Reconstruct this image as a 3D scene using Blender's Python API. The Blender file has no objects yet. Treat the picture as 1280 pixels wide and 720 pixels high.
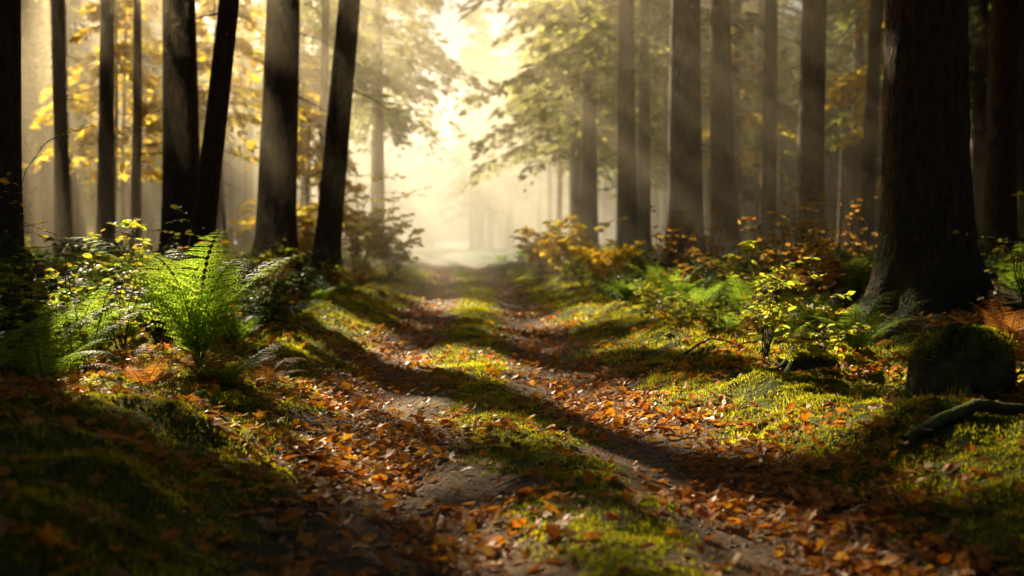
import bpy, math, numpy as np
from mathutils import Vector
rng=np.random.default_rng(7)
scene=bpy.context.scene
scene.view_settings.view_transform='Standard'
try: scene.view_settings.look='None'
except Exception: pass
scene.view_settings.exposure=0
AZ=math.radians(25); EL=math.radians(29)
S=np.array([-math.sin(AZ)*math.cos(EL), math.cos(AZ)*math.cos(EL), math.sin(EL)])
# ------------------------------------------------------------ noise / terrain
def vn(x,y,s=0):
    x=np.asarray(x,float); y=np.asarray(y,float)
    xi=np.floor(x); yi=np.floor(y); fx=x-xi; fy=y-yi
    fx=fx*fx*(3-2*fx); fy=fy*fy*(3-2*fy)
    def h(a,b):
        v=np.sin(a*127.1+b*311.7+s*74.7)*43758.5453
        return v-np.floor(v)
    return (h(xi,yi)*(1-fx)+h(xi+1,yi)*fx)*(1-fy)+(h(xi,yi+1)*(1-fx)+h(xi+1,yi+1)*fx)*fy
def fbm(x,y,s=0,o=4):
    r=0;a=.5;t=0
    for i in range(o):
        r=r+a*vn(x*2**i,y*2**i,s+i);t+=a;a*=.5
    return r/t
def ss(a,b,x):
    t=np.clip((x-a)/(b-a),0,1); return t*t*(3-2*t)
def cx(y): return np.interp(y,[0,4,5,6.6,9,11.4,17,34,60,100],[.52,.44,.35,.10,-.28,-.44,-.55,-1.2,-3.2,-8])
def H(x,y):
    x=np.asarray(x,float);y=np.asarray(y,float)
    u=x-cx(y); a=np.abs(u)+ (fbm(x*.9,y*.9,3)-.5)*.35
    z=-.055*np.exp(-((a-.76)/.30)**2)+.045*np.exp(-(u/.36)**2)
    z=z+.22*ss(1.0,2.2,a)+.22*ss(2.4,9,a)
    z=z+ss(1.0,2.2,a)*((fbm(x*1.3,y*1.3,9)-.5)*.36)
    z=z+(fbm(x*4,y*4,5)-.5)*.08*(ss(1,1.5,a)+.7*np.exp(-(u/.4)**2)+.3)
    z=z+.035*np.sin(y*1.1+np.sin(y*.37)*2)*np.exp(-(u/1.6)**2)*ss(8,13,y)
    z=z+.28*np.exp(-((x+2.6)/.9)**2-((y-4.2)/2.0)**2)
    z=z+.10*np.exp(-((x-2.6)/.7)**2-((y-5.0)/1.0)**2)
    z=z+ss(3,20,np.abs(u))*(fbm(x*.15,y*.15,21)-.5)*.8
    return z
def mossmask(x,y):
    u=x-cx(y); a=np.abs(u); n=(fbm(x*2.2,y*2.2,31)-.5)
    hump=ss(.46,.22,a+n*.7)
    bank=ss(1.1,1.45,a+n*1.0)
    far=1-ss(3.6,6.5,a+n*3)*.75
    return np.clip(hump*.95+bank*far,0,1)
# ------------------------------------------------------------ mesh builder
def nrmz(v): return v/np.maximum(np.linalg.norm(v,axis=-1,keepdims=True),1e-9)
class MB:
    def __init__(s): s.v=[];s.f=[];s.m=[];s.s=[];s.n=0
    def add(s,v,f,mat=0,smooth=False):
        v=np.asarray(v,float).reshape(-1,3); f=np.asarray(f,int).reshape(-1,3)
        s.v.append(v); s.f.append(f+s.n); s.n+=len(v)
        s.m.append(np.full(len(f),mat,np.int32)); s.s.append(np.full(len(f),smooth,bool))
    def build(s,name,mats,loc=(0,0,0)):
        v=np.concatenate(s.v); f=np.concatenate(s.f); m=np.concatenate(s.m); sm=np.concatenate(s.s)
        me=bpy.data.meshes.new(name)
        me.vertices.add(len(v)); me.vertices.foreach_set('co',(v-np.array(loc)).astype(np.float32).ravel())
        me.loops.add(len(f)*3); me.loops.foreach_set('vertex_index',f.astype(np.int32).ravel())
        me.polygons.add(len(f)); me.polygons.foreach_set('loop_start',np.arange(0,len(f)*3,3,dtype=np.int32))
        me.polygons.foreach_set('material_index',m); me.polygons.foreach_set('use_smooth',sm)
        for x in mats: me.materials.append(x)
        me.update(calc_edges=True)
        o=bpy.data.objects.new(name,me); scene.collection.objects.link(o); o.location=loc
        return o
def scatter(mb,T,F,pos,D,N,sc,mat=0,smooth=False):
    T=np.asarray(T,float);F=np.asarray(F,int)
    D=nrmz(D); V=nrmz(np.cross(N,D)); W=np.cross(D,V)
    sc=np.asarray(sc,float)
    if sc.ndim==1: sc=np.repeat(sc[:,None],3,1)
    P=pos[:,None,:]+(T[None,:,0:1]*sc[:,None,0:1])*D[:,None,:]+(T[None,:,1:2]*sc[:,None,1:2])*V[:,None,:]+(T[None,:,2:3]*sc[:,None,2:3])*W[:,None,:]
    n=len(pos);k=len(T)
    FF=(F[None]+(np.arange(n)*k)[:,None,None]).reshape(-1,3)
    mb.add(P.reshape(-1,3),FF,mat,smooth)
def tube(mb,P,R,n=8,mat=0,wob=None):
    P=np.asarray(P,float);R=np.asarray(R,float);k=len(P)
    T=nrmz(np.gradient(P,axis=0)); ref=np.array([0.31,.93,.17]) if abs(T[0,2])>.7 else np.array([0,0,1.])
    A=nrmz(np.cross(T,ref)); B=np.cross(T,A)
    th=np.linspace(0,2*np.pi,n,endpoint=False)
    rr=R[:,None]*(np.ones((k,n)) if wob is None else wob)
    V=P[:,None]+rr[...,None]*(np.cos(th)[None,:,None]*A[:,None]+np.sin(th)[None,:,None]*B[:,None])
    i=np.arange(k-1)[:,None]*n; j=np.arange(n)[None]; j2=(j+1)%n
    a=(i+j).ravel();b=(i+j2).ravel();c=(i+n+j2).ravel();d=(i+n+j).ravel()
    F=np.concatenate([np.stack([a,b,c],1),np.stack([a,c,d],1)])
    mb.add(V.reshape(-1,3),F,mat,True)
def randdir(n,zs=1.):
    v=rng.normal(size=(n,3)); v[:,2]*=zs; return nrmz(v)
LT=np.array([[0,0,0],[.28,-.27,.05],[.68,-.24,.06],[1,0,-.03],[.68,.24,.06],[.28,.27,.05],[.3,0,-.02],[.68,0,0]])
LF=np.array([[0,1,6],[1,7,6],[1,2,7],[2,3,7],[3,4,7],[4,5,7],[5,6,7],[5,0,6]])
LC=LT.copy(); LC[:,2]+=np.array([0,.16,.24,.30,.1,.0,-.04,.12])   # curled
LO=np.array([[0,0,0],[.22,-.12,.03],[.3,-.34,.1],[.48,-.2,.05],[.66,-.38,.14],[.76,-.15,.05],[1,0,.1],[.76,.15,.04],[.64,.36,.0],[.48,.2,.04],[.3,.33,.08],[.22,.12,.02],[.5,0,-.03]])
LOF=np.array([[i,(i+1)%12,12] for i in range(12)])
DI=np.array([[0,0,0],[.45,-.5,.0],[1,0,-.06],[.45,.5,.0]]); DIF=np.array([[0,1,2],[0,2,3]])
QD=np.array([[0,-.25,0],[.5,-.5,.05],[1,-.12,-.05],[1,.12,-.05],[.5,.5,.05],[0,.25,0]]); QDF=np.array([[0,1,4],[0,4,5],[1,2,3],[1,3,4]])
BL=np.array([[0,-.5,0],[0,.5,0],[1,0,.25]]); BLF=np.array([[0,1,2]])
OC=np.array([[1,0,0],[-.9,.1,0],[0,1,.1],[0,-1,0],[.1,0,.8],[0,0,-.8]]);OCF=np.array([[0,2,4],[2,1,4],[1,3,4],[3,0,4],[2,0,5],[1,2,5],[3,1,5],[0,3,5]])
# ------------------------------------------------------------ materials
def newmat(name):
    m=bpy.data.materials.new(name); m.use_nodes=True; nt=m.node_tree; nt.nodes.clear()
    return m,nt,nt.nodes.new('ShaderNodeOutputMaterial')
def ramp(nt,cols,pos=None):
    r=nt.nodes.new('ShaderNodeValToRGB'); e=r.color_ramp.elements
    n=len(cols); pos=pos or [i/(n-1) for i in range(n)]
    while len(e)<n: e.new(.5)
    for i in range(n): e[i].position=pos[i]; e[i].color=(*cols[i],1)
    return r
def leafmat(name,cols,tcols,fac=.5,rough=.5,spec=.4,ns=55,lo=.6,hi=1.2):
    m,nt,out=newmat(name); L=nt.links.new
    g=nt.nodes.new('ShaderNodeNewGeometry')
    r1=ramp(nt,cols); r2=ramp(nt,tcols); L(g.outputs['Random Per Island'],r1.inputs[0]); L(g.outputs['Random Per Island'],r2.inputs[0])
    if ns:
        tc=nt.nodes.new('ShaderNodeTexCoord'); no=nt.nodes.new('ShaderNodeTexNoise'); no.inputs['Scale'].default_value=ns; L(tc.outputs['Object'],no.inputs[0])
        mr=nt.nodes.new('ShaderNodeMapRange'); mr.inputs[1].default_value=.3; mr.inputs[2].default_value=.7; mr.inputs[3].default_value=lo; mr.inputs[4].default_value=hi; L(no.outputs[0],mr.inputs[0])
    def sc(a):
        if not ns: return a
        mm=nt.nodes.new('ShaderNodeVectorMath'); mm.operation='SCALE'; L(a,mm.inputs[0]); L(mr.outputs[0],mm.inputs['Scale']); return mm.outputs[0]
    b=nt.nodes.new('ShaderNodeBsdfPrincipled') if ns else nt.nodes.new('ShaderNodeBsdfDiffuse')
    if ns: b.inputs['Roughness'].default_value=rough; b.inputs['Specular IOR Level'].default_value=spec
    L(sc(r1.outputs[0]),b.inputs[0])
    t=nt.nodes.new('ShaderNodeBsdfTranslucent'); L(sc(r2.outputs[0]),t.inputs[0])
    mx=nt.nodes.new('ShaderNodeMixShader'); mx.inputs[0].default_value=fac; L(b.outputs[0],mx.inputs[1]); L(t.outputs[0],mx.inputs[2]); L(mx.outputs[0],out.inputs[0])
    return m
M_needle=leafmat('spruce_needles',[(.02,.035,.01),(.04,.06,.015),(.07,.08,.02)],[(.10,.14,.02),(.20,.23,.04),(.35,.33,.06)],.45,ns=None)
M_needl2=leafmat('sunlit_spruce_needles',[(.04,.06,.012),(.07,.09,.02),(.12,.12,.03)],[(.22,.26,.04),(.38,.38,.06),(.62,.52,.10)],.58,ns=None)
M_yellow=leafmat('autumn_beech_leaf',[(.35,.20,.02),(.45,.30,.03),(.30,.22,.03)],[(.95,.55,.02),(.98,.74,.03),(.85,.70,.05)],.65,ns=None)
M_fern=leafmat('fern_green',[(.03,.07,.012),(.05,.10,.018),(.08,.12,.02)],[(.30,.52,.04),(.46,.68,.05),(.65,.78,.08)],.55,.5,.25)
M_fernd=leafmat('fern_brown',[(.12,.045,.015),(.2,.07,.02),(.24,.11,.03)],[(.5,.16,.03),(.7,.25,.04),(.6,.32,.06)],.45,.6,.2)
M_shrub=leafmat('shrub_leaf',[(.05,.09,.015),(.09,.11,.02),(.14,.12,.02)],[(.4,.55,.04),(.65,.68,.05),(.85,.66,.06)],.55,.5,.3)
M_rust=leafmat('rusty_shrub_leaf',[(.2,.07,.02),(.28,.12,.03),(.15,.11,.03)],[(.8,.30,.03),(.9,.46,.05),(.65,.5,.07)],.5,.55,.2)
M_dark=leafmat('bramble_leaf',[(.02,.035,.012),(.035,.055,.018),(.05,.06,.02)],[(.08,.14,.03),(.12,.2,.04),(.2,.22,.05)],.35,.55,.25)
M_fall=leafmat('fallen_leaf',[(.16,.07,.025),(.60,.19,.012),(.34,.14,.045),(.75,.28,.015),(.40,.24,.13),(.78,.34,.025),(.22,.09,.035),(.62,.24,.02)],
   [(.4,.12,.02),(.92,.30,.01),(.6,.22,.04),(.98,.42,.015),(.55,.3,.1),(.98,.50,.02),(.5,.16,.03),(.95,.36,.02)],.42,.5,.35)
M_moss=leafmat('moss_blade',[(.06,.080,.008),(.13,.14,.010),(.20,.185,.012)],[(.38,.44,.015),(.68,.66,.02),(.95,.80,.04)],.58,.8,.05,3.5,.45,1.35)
def barkmat(name,c1,c2,moss=0):
    m,nt,out=newmat(name); L=nt.links.new
    tc=nt.nodes.new('ShaderNodeTexCoord'); mp=nt.nodes.new('ShaderNodeMapping'); mp.inputs['Scale'].default_value=(1,1,.28); L(tc.outputs['Object'],mp.inputs[0])
    n=nt.nodes.new('ShaderNodeTexNoise'); n.inputs['Scale'].default_value=14; n.inputs['Detail'].default_value=8; n.inputs['Roughness'].default_value=.65; L(mp.outputs[0],n.inputs[0])
    v=nt.nodes.new('ShaderNodeTexVoronoi'); v.inputs['Scale'].default_value=22; v.feature='DISTANCE_TO_EDGE'; L(mp.outputs[0],v.inputs[0])
    r=ramp(nt,[c1,c2],[.35,.7]); L(n.outputs[0],r.inputs[0])
    n2=nt.nodes.new('ShaderNodeTexNoise'); n2.inputs['Scale'].default_value=1.7; n2.inputs['Detail'].default_value=5; L(tc.outputs['Object'],n2.inputs[0])
    sx=nt.nodes.new('ShaderNodeSeparateXYZ'); L(tc.outputs['Object'],sx.inputs[0])
    hr=nt.nodes.new('ShaderNodeMapRange'); hr.inputs[1].default_value=.1; hr.inputs[2].default_value=2.5; hr.inputs[3].default_value=.25; hr.inputs[4].default_value=-.12; L(sx.outputs[2],hr.inputs[0])
    ad=nt.nodes.new('ShaderNodeMath'); ad.operation='ADD'; L(n2.outputs[0],ad.inputs[0]); L(hr.outputs[0],ad.inputs[1])
    mr=nt.nodes.new('ShaderNodeMapRange'); mr.inputs[1].default_value=.52; mr.inputs[2].default_value=.75; mr.inputs[4].default_value=.8; L(ad.outputs[0],mr.inputs[0])
    mx=nt.nodes.new('ShaderNodeMix'); mx.data_type='RGBA'; L(mr.outputs[0],mx.inputs[0]); L(r.outputs[0],mx.inputs[6]); mx.inputs[7].default_value=(.05,.065,.015,1)
    b=nt.nodes.new('ShaderNodeBsdfPrincipled'); b.inputs['Roughness'].default_value=.85; b.inputs['Specular IOR Level'].default_value=.25; L(mx.outputs[2],b.inputs['Base Color'])
    mu=nt.nodes.new('ShaderNodeMath'); mu.operation='MULTIPLY_ADD'; mu.inputs[1].default_value=2.; L(v.outputs[0],mu.inputs[0]); L(n.outputs[0],mu.inputs[2])
    bp=nt.nodes.new('ShaderNodeBump'); bp.inputs['Strength'].default_value=.9; bp.inputs['Distance'].default_value=.04; L(mu.outputs[0],bp.inputs['Height']); L(bp.outputs[0],b.inputs['Normal'])
    L(b.outputs[0],out.inputs[0]); return m
M_bark=barkmat('spruce_bark',(.055,.033,.019),(.16,.094,.054))
M_twig=barkmat('twig_bark',(.05,.035,.02),(.14,.1,.07))
def mossbark():
    m,nt,out=newmat('mossy_wood'); L=nt.links.new
    tc=nt.nodes.new('ShaderNodeTexCoord'); n=nt.nodes.new('ShaderNodeTexNoise'); n.inputs['Scale'].default_value=5; n.inputs['Detail'].default_value=10; L(tc.outputs['Object'],n.inputs[0])
    g=nt.nodes.new('ShaderNodeNewGeometry'); sx=nt.nodes.new('ShaderNodeSeparateXYZ'); L(g.outputs['Normal'],sx.inputs[0])
    ad=nt.nodes.new('ShaderNodeMath'); ad.operation='MULTIPLY_ADD'; ad.inputs[1].default_value=.35; L(sx.outputs[2],ad.inputs[0]); L(n.outputs[0],ad.inputs[2])
    r=ramp(nt,[(.05,.03,.018),(.06,.07,.012),(.13,.15,.015)],[.42,.56,.85]); L(ad.outputs[0],r.inputs[0])
    b=nt.nodes.new('ShaderNodeBsdfPrincipled'); b.inputs['Roughness'].default_value=.9; L(r.outputs[0],b.inputs['Base Color'])
    n3=nt.nodes.new('ShaderNodeTexNoise'); n3.inputs['Scale'].default_value=60; n3.inputs['Detail'].default_value=6; L(tc.outputs['Object'],n3.inputs[0])
    bp=nt.nodes.new('ShaderNodeBump'); bp.inputs['Strength'].default_value=1; bp.inputs['Distance'].default_value=.02; L(n3.outputs[0],bp.inputs['Height']); L(bp.outputs[0],b.inputs['Normal'])
    L(b.outputs[0],out.inputs[0]); return m
M_mwood=mossbark()
def groundmat():
    m,nt,out=newmat('forest_floor'); L=nt.links.new
    tc=nt.nodes.new('ShaderNodeTexCoord')
    def noise(s,d=6):
        n=nt.nodes.new('ShaderNodeTexNoise'); n.inputs['Scale'].default_value=s; n.inputs['Detail'].default_value=d; n.inputs['Roughness'].default_value=.62; L(tc.outputs['Object'],n.inputs[0]); return n
    at=nt.nodes.new('ShaderNodeAttribute'); at.attribute_name='moss'
    lt=nt.nodes.new('ShaderNodeAttribute'); lt.attribute_name='litter'
    n1=noise(9); n3=noise(70,4); n4=noise(30)
    dirt=ramp(nt,[(.08,.05,.031),(.22,.145,.09),(.42,.30,.195)],[.3,.5,.75]); L(n4.outputs[0],dirt.inputs[0])
    mo=ramp(nt,[(.03,.04,.005),(.09,.11,.008),(.17,.18,.012)],[.3,.5,.72]); L(n1.outputs[0],mo.inputs[0])
    li=ramp(nt,[(.03,.02,.012),(.12,.055,.022),(.26,.11,.03),(.05,.045,.015)],[.3,.48,.6,.75]); 
    vo=nt.nodes.new('ShaderNodeTexVoronoi'); vo.inputs['Scale'].default_value=16; L(tc.outputs['Object'],vo.inputs[0]); 
    sp=nt.nodes.new('ShaderNodeSeparateColor'); L(vo.outputs['Color'],sp.inputs[0]); L(sp.outputs[0],li.inputs[0])
    ad=nt.nodes.new('ShaderNodeMath'); ad.operation='ADD'; L(at.outputs['Fac'],ad.inputs[0]); L(n1.outputs[0],ad.inputs[1])
    mr=nt.nodes.new('ShaderNodeMapRange'); mr.inputs[1].default_value=.9; mr.inputs[2].default_value=1.15; L(ad.outputs[0],mr.inputs[0])
    m0=nt.nodes.new('ShaderNodeMix'); m0.data_type='RGBA'; L(lt.outputs['Fac'],m0.inputs[0]); L(dirt.outputs[0],m0.inputs[6]); L(li.outputs[0],m0.inputs[7])
    m1=nt.nodes.new('ShaderNodeMix'); m1.data_type='RGBA'; L(mr.outputs[0],m1.inputs[0]); L(m0.outputs[2],m1.inputs[6]); L(mo.outputs[0],m1.inputs[7])
    b=nt.nodes.new('ShaderNodeBsdfPrincipled'); b.inputs['Roughness'].default_value=.8; b.inputs['Specular IOR Level'].default_value=.16; L(m1.outputs[2],b.inputs['Base Color'])
    mu=nt.nodes.new('ShaderNodeMath'); mu.operation='MULTIPLY_ADD'; mu.inputs[1].default_value=.4; L(n3.outputs[0],mu.inputs[0]); L(n4.outputs[0],mu.inputs[2])
    bp=nt.nodes.new('ShaderNodeBump'); bp.inputs['Strength'].default_value=1; bp.inputs['Distance'].default_value=.035; L(mu.outputs[0],bp.inputs['Height']); L(bp.outputs[0],b.inputs['Normal'])
    L(b.outputs[0],out.inputs[0]); return m
M_ground=groundmat()
def stonemat():
    m,nt,out=newmat('pebble'); L=nt.links.new
    g=nt.nodes.new('ShaderNodeNewGeometry'); r=ramp(nt,[(.08,.065,.05),(.2,.17,.13),(.3,.26,.2)]); L(g.outputs['Random Per Island'],r.inputs[0])
    b=nt.nodes.new('ShaderNodeBsdfPrincipled'); b.inputs['Roughness'].default_value=.6; L(r.outputs[0],b.inputs['Base Color']); L(b.outputs[0],out.inputs[0]); return m
M_stone=stonemat()
# ------------------------------------------------------------ ground
xs=np.concatenate([np.linspace(-400,-60,12,endpoint=False),np.linspace(-60,-5,70,endpoint=False),np.linspace(-5,5,330,endpoint=False),np.linspace(5,60,70,endpoint=False),np.linspace(60,400,13)])
ys=np.concatenate([np.linspace(-60,2,40,endpoint=False),np.linspace(2,14,360,endpoint=False),np.linspace(14,45,280,endpoint=False),np.linspace(45,120,90,endpoint=False),np.linspace(120,600,16)])
X,Y=np.meshgrid(xs,ys); Z=H(X,Y); nx=len(xs);ny=len(ys)
i=np.arange(ny-1)[:,None]*nx; j=np.arange(nx-1)[None]
a=(i+j).ravel(); q=np.stack([a,a+1,a+nx+1,a+nx],1)
mb=MB(); mb.add(np.stack([X,Y,Z],-1).reshape(-1,3),np.concatenate([q[:,[0,1,2]],q[:,[0,2,3]]]),0,True)
g=mb.build('ground',[M_ground])
at=g.data.attributes.new('moss','FLOAT','POINT'); at.data.foreach_set('value',mossmask(X,Y).astype(np.float32).ravel())
U=np.abs(X-cx(Y)); at=g.data.attributes.new('litter','FLOAT','POINT')
at.data.foreach_set('value',np.clip(ss(.95,1.3,U+(fbm(X*2,Y*2,77)-.5)*.6),0,1).astype(np.float32).ravel())
def P3(x,y,dz=0): return np.stack([x,y,H(x,y)+dz],-1)
# ------------------------------------------------------------ openings cut into the crowns where sunlight should land
beech=[(-8.6,33,3.2,10),(-10.5,30,2.6,9),(-6.4,36,1.8,8),(-12.5,38,3,10),(8.5,42,3.5,9),(11.5,36,4,9),(-7.3,29,3.6,8.5),(-11.5,34,5,11),(-5.5,31,1.3,4.6),(14.5,40,3,9)]
TG=[(x,y,zb+1.8,2.4) for x,y,zb,h in beech]+[(-3.0,28,1,1.5),(-4.1,30,1.6,1.8),(1.35,29,.9,1.9),(2.2,27,.8,1.1),(.9,33,1,1.6),(-2.35,8.4,.85,1.15),(2.3,9.6,.6,.8),(3.0,9.8,.4,.6),
  (-3.7,8.4,1.5,.8),(-3.3,9.6,.9,.8),(-3.3,7.2,.8,.7),(3.5,14.5,.9,.7),(2.8,7.15,.5,.6),(2.3,16.5,.6,1.),(3.9,9.2,.9,.45),(2.6,45,5,3),(-5,49,8.5,2.5),(4.4,38,7,2),(-1,52,8,3)]
TG=np.array(TG)
def lit(P):
    k=P[:,2]/S[2]; gx=P[:,0]-S[0]*k; gy=P[:,1]-S[1]*k
    u=gx-cx(gy)
    wl=np.interp(gy,[3,5,7,12,20,35,85],[.1,.9,2.3,3.1,3.6,6,9]); wr=np.interp(gy,[3,5,7,12,20,35,85],[1.8,3.1,4.2,3.7,3.4,5,8])
    e=(fbm(gx*.9,gy*.9,55)-.5)*1.8
    core=(u>-wl+e)&(u<wr+e)&(gy>3.4)&(gy<95)
    n=.42*fbm(gx*.3+3,gy*1.3+gx*.1,66,2)+.58*fbm(gx*1.3,gy*2.6,67,3)
    n2=fbm(gx*.45,gy*.12,68,2)
    n=np.where(gy>24,.25*n+.75*n2,n)
    thr=np.interp(gy,[3,9,22,27,31],[.385,.40,.41,.34,.27])
    r=(core&(n>thr))|((fbm(gx*.5,gy*.35,88,3)>.73)&(gy>8)&(gx<3))
    for x,y,z,R in TG:
        v=P-np.array([x,y,z]); t=v@S; d2=(v*v).sum(1)-t*t
        r|=(t>R*.8)&(d2<(R*(.75+.5*vn(P[:,0]*2,P[:,2]*2,5)))**2)
    return r
# ------------------------------------------------------------ trees
def make_tree(name,x,y,r,h=22,lean=(0,0),zb=9,blen=3.2,nb=60,cards=40,cs=.32,seg=14,mats=None,hi=False,dens=1.,curve=0,mask=True,nr=.45):
    mb=MB(); z0=float(H(x,y))
    k=60 if hi else 24
    t=np.linspace(0,1,k)**1.7 if not hi else np.linspace(0,1,k)**1.9
    zz=t*h-.25
    ph=rng.uniform(0,6)
    P=np.stack([x+lean[0]*zz+curve*np.sin(zz*.35+ph)*.12,y+lean[1]*zz+.05*np.sin(zz*.3),z0+zz],1)
    R=r*(1-.86*t)*(1+.55*np.exp(-np.maximum(zz,0)/.45))
    n=40 if hi else seg
    th=np.linspace(0,2*np.pi,n,endpoint=False)
    w=1+(.22*np.exp(-np.maximum(zz,0)/.5))[:,None]*np.cos(5*th+ph)[None]+(.10*np.exp(-np.maximum(zz,0)/.7))[:,None]*np.cos(3*th+2*ph)[None]
    w=w+.05*(vn(th[None]*2.2+np.zeros((k,1)),zz[:,None]*1.2,ph)-.5)+ (0.06*(vn(th[None]*6+np.zeros((k,1)),zz[:,None]*5,ph)-.5) if hi else 0)
    tube(mb,P,R,n,0,w)
    def axis(z): return np.stack([np.interp(z,P[:,2],P[:,0]),np.interp(z,P[:,2],P[:,1]),z],-1)
    for _ in range(14 if r>.2 else 7):
        z=z0+rng.uniform(min(2,zb*.6),zb); az=rng.uniform(0,6.28); L=rng.uniform(.2,1.1)*(1 if y>15 else .5)
        d=np.array([math.cos(az),math.sin(az),rng.uniform(-.35,.15)]); s=np.linspace(0,1,4)[:,None]
        tube(mb,axis(np.array([z]))+d*L*s+np.array([0,0,-.15])*L*s*s,np.linspace(.018,.005,4),4,0)
    zb0=z0+zb; zt=z0+h*.98
    f=rng.uniform(0,1,nb)**1.15; bz=zb0+f*(zt-zb0); L=blen*(1-.8*f)*rng.uniform(.6,1.1,nb); az=rng.uniform(0,6.28,nb)
    hd=np.stack([np.cos(az),np.sin(az),np.zeros(nb)],1); lat=np.stack([-np.sin(az),np.cos(az),np.zeros(nb)],1); A=axis(bz)
    for b in range(nb):
        s=np.linspace(0,1,5)[:,None]
        tube(mb,A[b]+hd[b]*L[b]*s+np.array([0,0,1])*L[b]*(.12*s-.38*s*s),np.linspace(.035,.008,5)*(1 if r>.1 else .5),3,0)
    bi=np.repeat(np.arange(nb),cards); m=len(bi)
    s=rng.uniform(.12,1.02,m)[:,None]; Lb=L[bi][:,None]
    sp=rng.normal(0,1,(m,1))*.16*(1.15-s)*Lb
    C=A[bi]+hd[bi]*Lb*s+np.array([0,0,1])*(Lb*(.12*s-.38*s*s)-np.abs(rng.normal(0,.10,(m,1)))*Lb*.5)+lat[bi]*sp
    keep=(rng.uniform(size=m)<dens)
    if mask: keep&=~lit(C)
    C=C[keep]; bi=bi[keep]; sp=sp[keep]; m=len(C)
    if m:
        D=hd[bi]*.8+lat[bi]*np.sign(sp)*rng.uniform(.2,1.,(m,1))+np.array([0,0,-1])*rng.uniform(.0,.8,(m,1))+rng.normal(0,.2,(m,3))
        N=np.array([0,0,1.])+rng.normal(0,nr,(m,3))
        sc=cs*rng.uniform(.6,1.4,(m,1))*np.array([[1,.42,1]])
        scatter(mb,QD,QDF,C,D,N,sc,1)
    return mb.build(name,mats or [M_bark,M_needle],(x,y,z0))
hero=[(-5.35,12,.2,(0,0)),(-9.9,25,.17,(0,0)),(-8.55,24,.18,(.01,0)),(-9.3,28,.13,(.02,0)),(-6.4,22,.38,(.005,0)),(-4.45,16,.17,(.11,0)),
 (-4.65,22,.40,(.045,0)),(-3.6,22,.26,(.085,0)),
 (2.75,40,.3,(0,0)),(3.26,32,.30,(-.005,0)),(3.9,26,.44,(.01,0)),(5.25,28,.33,(-.02,0)),(8.1,36,.28,(0,0)),(6.3,24,.31,(.01,0)),(8.6,28,.2,(.05,0)),
 (5.1,14,.56,(-.012,0)),(8.6,20,.28,(0,0)),(10.2,22.5,.3,(0,0)),(-5.3,31.5,.15,(.03,0)),(-7.7,37,.22,(.01,0))]  # last two spruces added, hidden behind other trunks, to shade the big trunk
pts=[]
for k,(x,y,r,l) in enumerate(hero):
    make_tree('spruce_tree',x,y,r,h=rng.uniform(21,26),lean=l,zb=10 if l[0]<.1 else 11,blen=5.0,nb=90,cards=44,cs=.46,hi=(k==15),seg=20,curve=.3 if k!=15 else 0)  # unseen boughs stretched over the path to block sun
    pts.append((x,y))
def ok(x,y,d): return all((x-a)**2+(y-b)**2>d*d for a,b in pts)
cnt=0;tries=0
while cnt<165 and tries<9000:
    tries+=1
    y=rng.uniform(-10,80); x=rng.uniform(-34,34)
    cone=.47*max(y,0)+1.0
    u=x-float(cx(y))
    if y<30 and abs(x)<cone+.5: continue
    if abs(u)<4.0+max(0,y-30)*.05 : continue
    if y<10 and abs(x)<5: continue
    if abs(x)>.47*y+17: continue
    if not ok(x,y,2.8): continue
    pts.append((x,y)); cnt+=1
    vis=y>30 and abs(x)<cone
    low=y>38
    make_tree('spruce_tree',x,y,rng.uniform(.14,.36),h=rng.uniform(18,25),lean=(rng.normal(0,.012),0),zb=rng.uniform(5.5,9) if low else 9.5,blen=rng.uniform(3.0,4.4),
      nb=68 if vis else 58,cards=46 if vis else 38,cs=.36 if vis else .7,seg=10)
for x,y,zb in [(2.6,46,4.2),(-5.8,50,6.6),(4.4,38,5.8),(3.2,60,5),(-8.5,44,6.5),(3.4,52,5.2),(-7.2,60,7)]:
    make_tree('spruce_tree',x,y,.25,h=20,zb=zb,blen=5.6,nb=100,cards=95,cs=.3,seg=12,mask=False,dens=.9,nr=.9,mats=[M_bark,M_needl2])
for x,y,zb,h in beech:
    make_tree('beech_tree',x,y,.07,h=h,lean=(rng.normal(0,.03),0),zb=zb,blen=2.6,nb=34,cards=38,cs=.27,seg=8,mats=[M_bark,M_yellow],curve=1,mask=False,nr=1.3)
df=bpy.data.objects.new('distant_forest',None); scene.collection.objects.link(df)
var=[]
for v in range(3):
    o=make_tree('distant_tree',200+v*10,300,.28,h=22,zb=4+v,blen=3.6,nb=60,cards=28,cs=.65,seg=8,mask=False); var.append(o.data); bpy.data.objects.remove(o)
for k in range(380):
    y=rng.uniform(98,185); x=rng.uniform(-.62*y,.62*y)
    if abs(x-float(cx(y)))<4: continue
    o=bpy.data.objects.new('distant_tree',var[k%3]); scene.collection.objects.link(o); o.parent=df
    o.location=(x,y,float(H(x,y))); o.rotation_euler=(0,0,rng.uniform(0,6.28)); s=rng.uniform(.8,1.15); o.scale=(s*rng.uniform(.7,1.2),)*2+(s,)
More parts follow.
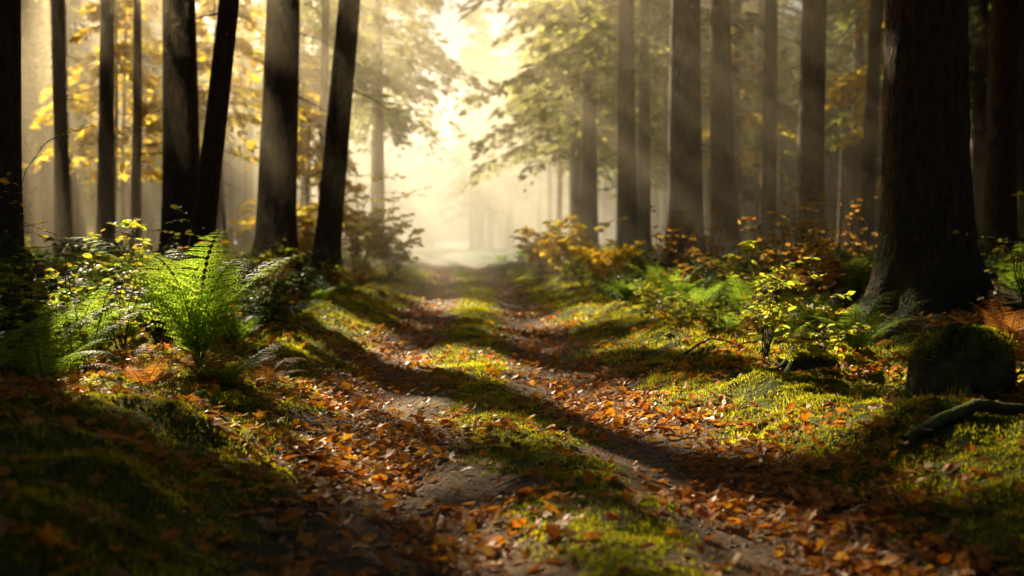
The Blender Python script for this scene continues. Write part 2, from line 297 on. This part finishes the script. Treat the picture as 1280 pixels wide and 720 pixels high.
# ------------------------------------------------------------ ferns
def fern_mb(nf,Lf,droop=1.,e0=75,M=18,Q=10,azr=(0,6.28)):
    mb=MB(); K=M+5
    for fi in range(nf):
        phi=azr[0]+(azr[1]-azr[0])*(fi+rng.uniform(-.3,.3))/nf; L=Lf*rng.uniform(.75,1.15)
        h=np.array([math.cos(phi),math.sin(phi),0]); sd=np.array([-math.sin(phi),math.cos(phi),0])
        ea=math.radians(e0+rng.uniform(-12,8)); eb=math.radians(rng.uniform(-30,15)*droop)
        t=np.linspace(0,1,K); e=ea+(eb-ea)*t**1.5
        T=h[None]*np.cos(e)[:,None]+np.array([0,0,1.])[None]*np.sin(e)[:,None]+sd[None]*(rng.uniform(-.25,.25)*t)[:,None]
        T=nrmz(T); P=np.concatenate([[np.zeros(3)],np.cumsum(T[:-1]*L/(K-1),0)])
        tube(mb,P,np.linspace(.005,.001,K)*max(Lf,.6),4,1)
        ti=np.arange(3,K); tt=t[ti]; dl=L/(K-1)
        l=L*.23*np.clip(np.minimum((tt-.02)/.25,(1.03-tt)/.62),0,1)**.85
        for sg in (-1,1):
            Nf=nrmz(np.cross(T[ti],sd[None]))*-1
            Nf=np.where(Nf[:,2:3]<0,-Nf,Nf)
            Pd=nrmz(sg*sd[None]*.93+T[ti]*.38-Nf*.15+rng.normal(0,.05,(len(ti),3)))
            scatter(mb,BL,BLF,P[ti],Pd,Nf,np.stack([l*1.05,np.full(len(l),dl*.18),l*0],1),0)
            q=np.linspace(.06,.97,Q)
            c=P[ti][:,None]+Pd[:,None]*(l[:,None]*q[None])[...,None]-Nf[:,None]*(l[:,None]*.12*q[None]**2)[...,None]
            c=c.reshape(-1,3); Pdq=np.repeat(Pd,Q,0); Tq=np.repeat(T[ti],Q,0); Nq=np.repeat(Nf,Q,0)
            ll=dl*.56*(1.1-np.tile(q,len(ti))**1.4)*np.clip(np.repeat(l,Q)/(L*.12),.35,1); ww=np.repeat(l,Q)/Q*.95+.001
            for s2 in (-1,1):
                D=s2*Tq+Pdq*.5+rng.normal(0,.08,c.shape)
                scatter(mb,DI,DIF,c,D,Nq+rng.normal(0,.2,c.shape),np.stack([ll,ww,ll],1),0)
    return mb
def fern(x,y,Lf=.8,nf=10,dead=False,name=None,**k):
    mb=fern_mb(nf,Lf,**k); o=mb.build(name or ('dead_fern' if dead else 'fern'),[M_fernd if dead else M_fern,M_twig]); o.location=(x,y,float(H(x,y))-.02); return o
fern(-2.3,8.3,1.4,11,e0=82,M=18,Q=11); fern(-2.0,7.9,.6,7,e0=50); fern(-2.1,7.9,.5,9,dead=True,e0=50,droop=1.6); fern(-1.8,8.3,.42,8,dead=True,e0=45,droop=1.6); fern(-2.5,7.7,.5,8,dead=True,e0=50,droop=1.6)
fern(-3.4,8.8,1.05,10); fern(-3.2,7.4,.95,9,e0=68); fern(-3.9,7.6,1.2,10); fern(-3.3,6.3,.9,10,e0=65); fern(-3.6,9.9,1.,9); fern(-2.85,6.9,.65,9,e0=55); fern(-4.0,6.6,1.2,9); fern(-2.7,5.6,.6,9,e0=50)
fern(2.95,9.7,.85,9,e0=65); fern(2.5,10.6,.5,8,e0=60); fern(3.7,8.4,.6,8,dead=True,e0=75,droop=1.6); fern(3.9,8.9,.65,8,dead=True,e0=75,droop=1.6)
fern(2.3,16.5,1.,9); fern(1.75,17.5,.8,9); fern(3.0,15.5,.9,8); fern(3.3,12.5,.8,9); fern(2.7,13.2,.7,8)
# ------------------------------------------------------------ shrubs
def shrub_mb(hh,spread,ns,nl,ls,tw=5,rise=.9):
    mb=MB(); pos=[];dr=[]
    for s_ in range(ns):
        az=rng.uniform(0,6.28); ou=rng.uniform(.1,1)*spread; Hs=hh*rng.uniform(.6,1.05); t=np.linspace(0,1,9)[:,None]
        d=np.array([math.cos(az),math.sin(az),0])
        P=d*ou*t**1.3+np.array([0,0,1])*Hs*(t**rise)+np.cumsum(rng.normal(0,.018*hh,(9,3)),0)
        tube(mb,P,np.linspace(.006,.0018,9)*max(hh,.7),4,1)
        for w in range(tw):
            a=rng.integers(3,9); az2=rng.uniform(0,6.28); L=rng.uniform(.15,.4)*hh; tt=np.linspace(0,1,5)[:,None]
            d2=np.array([math.cos(az2),math.sin(az2),rng.uniform(-.1,.5)]); Q=P[a]+d2*L*tt+np.array([0,0,-.15])*L*tt**2+np.cumsum(rng.normal(0,.01,(5,3)),0)
            tube(mb,Q,np.linspace(.0025,.001,5)*max(hh,.7),3,1)
            m=rng.uniform(.1,1.03,nl); 
            pp=np.stack([np.interp(m,tt[:,0],Q[:,c]) for c in range(3)],1)
            pos.append(pp); sd=np.cross(d2,[0,0,1]); sgn=np.where(np.arange(nl)%2==0,1,-1)[:,None]
            dr.append(d2[None]*.6+sd[None]*sgn*.9+rng.normal(0,.25,(nl,3))+np.array([0,0,-.15]))
    pos=np.concatenate(pos);dr=np.concatenate(dr); n=len(pos)
    sc=ls*rng.uniform(.55,1.25,n)
    scatter(mb,LT,LF,pos,dr,np.array([0,0,1.])+rng.normal(0,.6,(n,3)),sc,0)
    return mb
def shrub(x,y,hh,spread,ns,nl,ls,mat,name='shrub',**k):
    o=shrub_mb(hh,spread,ns,nl,ls,**k).build(name,[mat,M_twig]); o.location=(x,y,float(H(x,y))-.02); return o
shrub(2.1,9.4,.95,.45,9,9,.09,M_shrub); shrub(2.5,9.2,.5,.3,5,6,.07,M_shrub)
shrub(4.3,9.4,1.4,.4,5,5,.07,M_shrub); shrub(4.2,8.6,1.1,.4,5,5,.07,M_shrub)
for x,y,h_ in [(3.5,14.5,1.3),(3.0,18,1.3),(4.3,17,1.6),(6.6,13.0,.9),(3.9,16.2,1.2),(2.9,21,1.4),(5.5,19,1.6)]: shrub(x,y,h_,.7,10,8,.075,M_rust)
shrub(-3.3,9.6,1.2,.8,9,7,.08,M_shrub); shrub(-3.9,11.5,1.2,.7,8,7,.08,M_shrub); shrub(-2.9,11.2,.9,.6,8,7,.07,M_rust)
shrub(-3.5,8.0,1.8,.5,3,4,.07,M_yellow,'sapling',tw=5); shrub(-4.0,8.9,2.,.7,3,4,.07,M_yellow,'sapling',tw=5); shrub(-3.1,8.2,1.2,.5,4,4,.06,M_yellow,'sapling',tw=4)
for x,y,h_,sp_ in [(-3.0,28,1.5,1.),(-4.1,30,2.6,1.3),(1.35,29,1.3,1.1),(2.2,26,1.0,.9),(.9,34,1.2,1.),(-4.6,26,1.6,1.)]: shrub(x,y,h_,sp_,14,14,.16,M_yellow,'beech_bush',tw=7)
ug=bpy.data.objects.new('undergrowth',None); scene.collection.objects.link(ug)
vs=[]
for k in range(3):
    o=fern_mb(9,.8,M=14,Q=6).build('fern_clump',[M_fern,M_twig]); vs.append(o.data); bpy.data.objects.remove(o)
for mt in (M_dark,M_dark,M_shrub,M_rust):
    o=shrub_mb(.6,.5,9,8,.075,tw=6).build('low_bush',[mt,M_twig]); vs.append(o.data); bpy.data.objects.remove(o)
n=0
while n<720:
    y=rng.uniform(4,60) if n>300 else rng.uniform(6,26); sd_=rng.choice([-1,1]); u=sd_*(2.2+abs(rng.normal(0,.28*y+1.2)))
    x=float(cx(y))+u
    if abs(x)>.5*y+2.5: continue
    if sd_>0 and y<11.5 and x<4.4: continue
    if sd_<0 and y<6.3 and x>-3: continue
    if sd_<0 and y<9.8 and x>-3.1: continue
    if sd_>0 and abs(x-4.9)<1.4 and 9<y<15: continue
    k=rng.choice(7,p=[.15,.13,.12,.18,.14,.14,.14])
    me=vs[k]; o=bpy.data.objects.new(me.name,me); scene.collection.objects.link(o); o.parent=ug
    s=rng.uniform(.6,1.25)*(1 if abs(u)>3 else .75); o.location=(x,y,float(H(x,y))-.03); o.scale=(s,s,s*rng.uniform(.8,1.15)); o.rotation_euler=(0,0,rng.uniform(0,6.28)); n+=1
# ------------------------------------------------------------ moss blades
def moss(n,y0,y1,xr,size,pw=1.):
    y=y0+(y1-y0)*rng.uniform(0,1,n)**pw; x=cx(y)+rng.uniform(-xr,xr,n)
    k=rng.uniform(size=n)<mossmask(x,y)*(.25+.75*ss(.36,.55,fbm(x*5,y*5,12)))*(1-ss(3.2,4.6,np.abs(x-cx(y))))
    x=x[k];y=y[k];m=len(x)
    D=np.stack([rng.normal(0,.45,m),rng.normal(0,.45,m),np.ones(m)],1)
    return P3(x,y,-.003),D,size*rng.uniform(.5,1.4,m)*(.6+.9*fbm(x*3,y*3,14))
mb=MB()
for a in [(340000,3.2,9,3.6,.019,1.2),(200000,9,18,4,.027,1.2),(110000,18,40,4.5,.05,1.2)]:
    p,D,s=moss(*a); scatter(mb,BL,BLF,p,D,randdir(len(p),.1),np.stack([s,s*.42,s],1),0)
mb.build('moss_carpet',[M_moss])
mb=MB(); n=320; y=rng.uniform(4,16,n); x=cx(y)+rng.choice([-1,1],n)*rng.uniform(1.3,3.2,n)
for a_,b_ in zip(x,y):
    m=14; c=P3(np.full(m,a_)+rng.normal(0,.03,m),np.full(m,b_)+rng.normal(0,.03,m))
    D=np.stack([rng.normal(0,.5,m),rng.normal(0,.5,m),np.ones(m)],1); s=rng.uniform(.04,.12,m)
    scatter(mb,BL,BLF,c,D,randdir(m,.1),np.stack([s,s*0+.005,s],1),0)
mb.build('grass_tufts',[M_moss])
# ------------------------------------------------------------ fallen leaves
mb=MB()
def leaves(n,y0,y1,xr,size,pw,frag=False):
    y=y0+(y1-y0)*rng.uniform(0,1,n)**pw; x=cx(y)+rng.uniform(-xr,xr,n); u=np.abs(x-cx(y))
    if frag: d=.1+.8*np.exp(-((u-.85)/.35)**2)
    else: d=.24+1.15*np.exp(-((u-1.08)/.27)**2)+.26*np.exp(-((u-.7)/.3)**2)+.38*ss(1.4,3.2,u)
    d=d*(.22+1.3*ss(.38,.62,fbm(x*1.6,y*1.6,99)))
    k=rng.uniform(size=n)<d; return x[k],y[k],size
for a in [(25000,2.8,10,3.8,.095,1.1),(22000,10,22,6,.10,1.1),(18000,22,50,9,.12,1.),(42000,2.8,13,2.,.028,1.2,True)]:
    x,y,s=leaves(*a); m=len(x); which=rng.integers(0,4,m); lift=rng.uniform(.006,.034,m)*(.3 if len(a)>6 else 1)
    for w,(T,F) in enumerate([(LT,LF),(LC,LF),(LC*np.array([1,1,-1])+np.array([0,0,.12]),LF),(LO,LOF)]):
        k=which==w; mm=k.sum(); az=rng.uniform(0,6.28,mm)
        D=np.stack([np.cos(az),np.sin(az),rng.normal(.05,.25,mm)],1); N=np.array([0,0,1.])+rng.normal(0,.33,(mm,3))
        scatter(mb,T,F,P3(x[k],y[k],0)+np.array([0,0,1])*lift[k][:,None],D,N,s*rng.uniform(.35,1.2,mm)*(.85 if w<3 else 1.1),0)
mb.build('fallen_leaves',[M_fall])
mb=MB(); n=8000; y=3+11*rng.uniform(0,1,n)**1.2; x=cx(y)+rng.choice([-1,1],n)*rng.normal(.72,.25,n); az=rng.uniform(0,6.28,n)
scatter(mb,OC,OCF,P3(x,y,.001),np.stack([np.cos(az),np.sin(az),az*0],1),np.array([0,0,1.])+rng.normal(0,.2,(n,3)),(.004+.011*rng.uniform(0,1,n)**4)[:,None]*np.array([[1.3,1,.7]]),0,True)
mb.build('pebbles',[M_stone])
mb=MB()
for k in range(360):
    y=3+14*rng.uniform()**1.2; x=float(cx(y))+rng.normal(0,2.0); L=rng.uniform(.05,.25); az=rng.uniform(0,6.28); t=np.linspace(-.5,.5,6)
    px=x+np.cos(az)*L*t+rng.normal(0,.008,6);py=y+np.sin(az)*L*t+rng.normal(0,.008,6)
    tube(mb,P3(px,py,.012)+np.array([0,0,1])*(rng.uniform(0,.02)*(t+.5))[:,None],np.linspace(.004,.0015,6)*rng.uniform(.5,1.4),5,0)
mb.build('fallen_twigs',[M_twig])
def branch(pts,r0,r1,name='fallen_branch',mat=M_twig,side=4):
    mb=MB(); P=np.array(pts,float); t=np.linspace(0,len(P)-1,22); Q=np.stack([np.interp(t,np.arange(len(P)),P[:,c]) for c in range(3)],1)
    Q=Q+np.cumsum(rng.normal(0,.006,Q.shape),0); Q[:,2]=H(Q[:,0],Q[:,1])+np.interp(t,np.arange(len(P)),P[:,2])
    tube(mb,Q,np.linspace(r0,r1,22),10,0,1+.25*(vn(np.arange(22)[:,None]*.8,np.arange(10)[None]*.9,4)-.5))
    for k in range(side):
        a=rng.integers(4,20); L=rng.uniform(.15,.45); s=np.linspace(0,1,5)[:,None]; d=nrmz(np.array([rng.normal(),rng.normal(),rng.uniform(0,.9)]))
        tube(mb,Q[a]+d*L*s+np.cumsum(rng.normal(0,.012,(5,3)),0),np.linspace(r1,.0015,5),5,0)
    return mb.build(name,[mat])
branch([(2.9,6.8,.08),(3.3,6.9,.16),(3.8,6.8,.08)],.012,.006); branch([(3.5,10.6,.1),(4.0,11,.45),(4.5,11.2,.6)],.012,.005)
branch([(1.5,9.9,.03),(1.8,10,.06),(2.2,9.9,.05)],.010,.005)
branch([(2.0,5.7,.01),(2.4,5.8,.05),(3.1,5.9,.03)],.04,.025,'mossy_branch',M_mwood,2)
def stump(name,x,y,sx,sy,sz,seed,up=.45):
    mb=MB(); nu,nv=64,32; th=np.linspace(0,2*np.pi,nu,endpoint=False)[None]; ph=np.linspace(.02,np.pi-.02,nv)[:,None]
    f=lambda v:np.sign(v)*np.abs(v)**.72
    n_=1+.4*(vn(np.cos(th)*2+5+ph*0,np.sin(th)*2+5+ph*1.5,seed)-.5)+.25*(vn(np.cos(th)*6+9,np.sin(th)*6+ph*5,seed+1)-.5)+.08*(vn(np.cos(th)*16+9,np.sin(th)*16+ph*14,seed+2)-.5)
    V=np.stack([sx*f(np.cos(th))*f(np.sin(ph))*n_,sy*f(np.sin(th))*f(np.sin(ph))*n_,sz*f(np.cos(ph))*n_+0*th],-1)
    V[...,0]+=V[...,2]*.15
    i=np.arange(nv-1)[:,None]*nu; j=np.arange(nu)[None]; j2=(j+1)%nu
    a=(i+j).ravel();b=(i+j2).ravel();c=(i+nu+j2).ravel();d=(i+nu+j).ravel()
    z=float(H(x,y)); V=V.reshape(-1,3)+np.array([x,y,z+sz*up])
    mb.add(V,np.concatenate([np.stack([a,d,c],1),np.stack([a,c,b],1)]),0,True)
    top=V[V[:,2]>z+sz*(up+.35)]; k=rng.integers(0,len(top),9000); p=top[k]+rng.normal(0,.012,(9000,3))*np.array([1,1,.3])
    D=nrmz(p-np.array([x,y,z]))+rng.normal(0,.4,p.shape)+np.array([0,0,.6]); s=.016*rng.uniform(.5,1.4,9000)
    scatter(mb,BL,BLF,p,D,randdir(9000,.1),np.stack([s,s*.42,s],1),1)
    for k in range(3):
        az=rng.uniform(3.3,6.1); s=np.linspace(0,1,8); rx=x+np.cos(az)*(sx*.7+.25*s); ry=y+np.sin(az)*(sy*.7+.25*s)
        tube(mb,np.stack([rx,ry,H(rx,ry)+.08*(1-s)**2],1),np.linspace(.045,.012,8),8,0)
    return mb.build(name,[M_mwood,M_moss])
stump('mossy_stump',2.8,7.1,.27,.22,.24,3,.6); stump('mossy_rock',2.35,9.0,.2,.16,.09,8)
# ------------------------------------------------------------ mist
m,nt,out=newmat('mist'); vsn=nt.nodes.new('ShaderNodeVolumeScatter'); vsn.inputs['Color'].default_value=(1,.84,.58,1); vsn.inputs['Density'].default_value=.0160; vsn.inputs['Anisotropy'].default_value=.7
nt.links.new(vsn.outputs[0],out.inputs['Volume'])
x0,x1,y0,y1,z0,z1=-15,12,19,125,-3,13
V=[(x,y,z) for x in (x0,x1) for y in (y0,y1) for z in (z0,z1)]
F=[(0,1,3,2),(4,6,7,5),(0,4,5,1),(2,3,7,6),(0,2,6,4),(1,5,7,3)]
me=bpy.data.meshes.new('mist'); me.from_pydata(V,[],F); me.materials.append(m); o=bpy.data.objects.new('mist',me); scene.collection.objects.link(o)
# ------------------------------------------------------------ light, world, camera
w=bpy.data.worlds.new('World'); scene.world=w; w.use_nodes=True; nt=w.node_tree; bg=nt.nodes['Background']
sk=nt.nodes.new('ShaderNodeTexSky'); sk.sky_type='NISHITA'; sk.sun_disc=False; sk.sun_elevation=EL; sk.sun_rotation=-AZ; sk.dust_density=6
nt.links.new(sk.outputs[0],bg.inputs[0]); bg.inputs[1].default_value=.06
sl=bpy.data.lights.new('sun','SUN'); sl.energy=20; sl.angle=math.radians(.8); sl.color=(1,.80,.50)
so=bpy.data.objects.new('sun',sl); scene.collection.objects.link(so); so.rotation_euler=Vector(S).to_track_quat('Z','Y').to_euler()
cam=bpy.data.cameras.new('camera'); co=bpy.data.objects.new('camera',cam); scene.collection.objects.link(co); scene.camera=co
co.location=(0,0,1.2); co.rotation_euler=(math.radians(90-2.4),0,0); cam.lens=40; cam.sensor_width=36; cam.clip_end=2000
cam.dof.use_dof=True; cam.dof.focus_distance=7.8; cam.dof.aperture_fstop=1.3
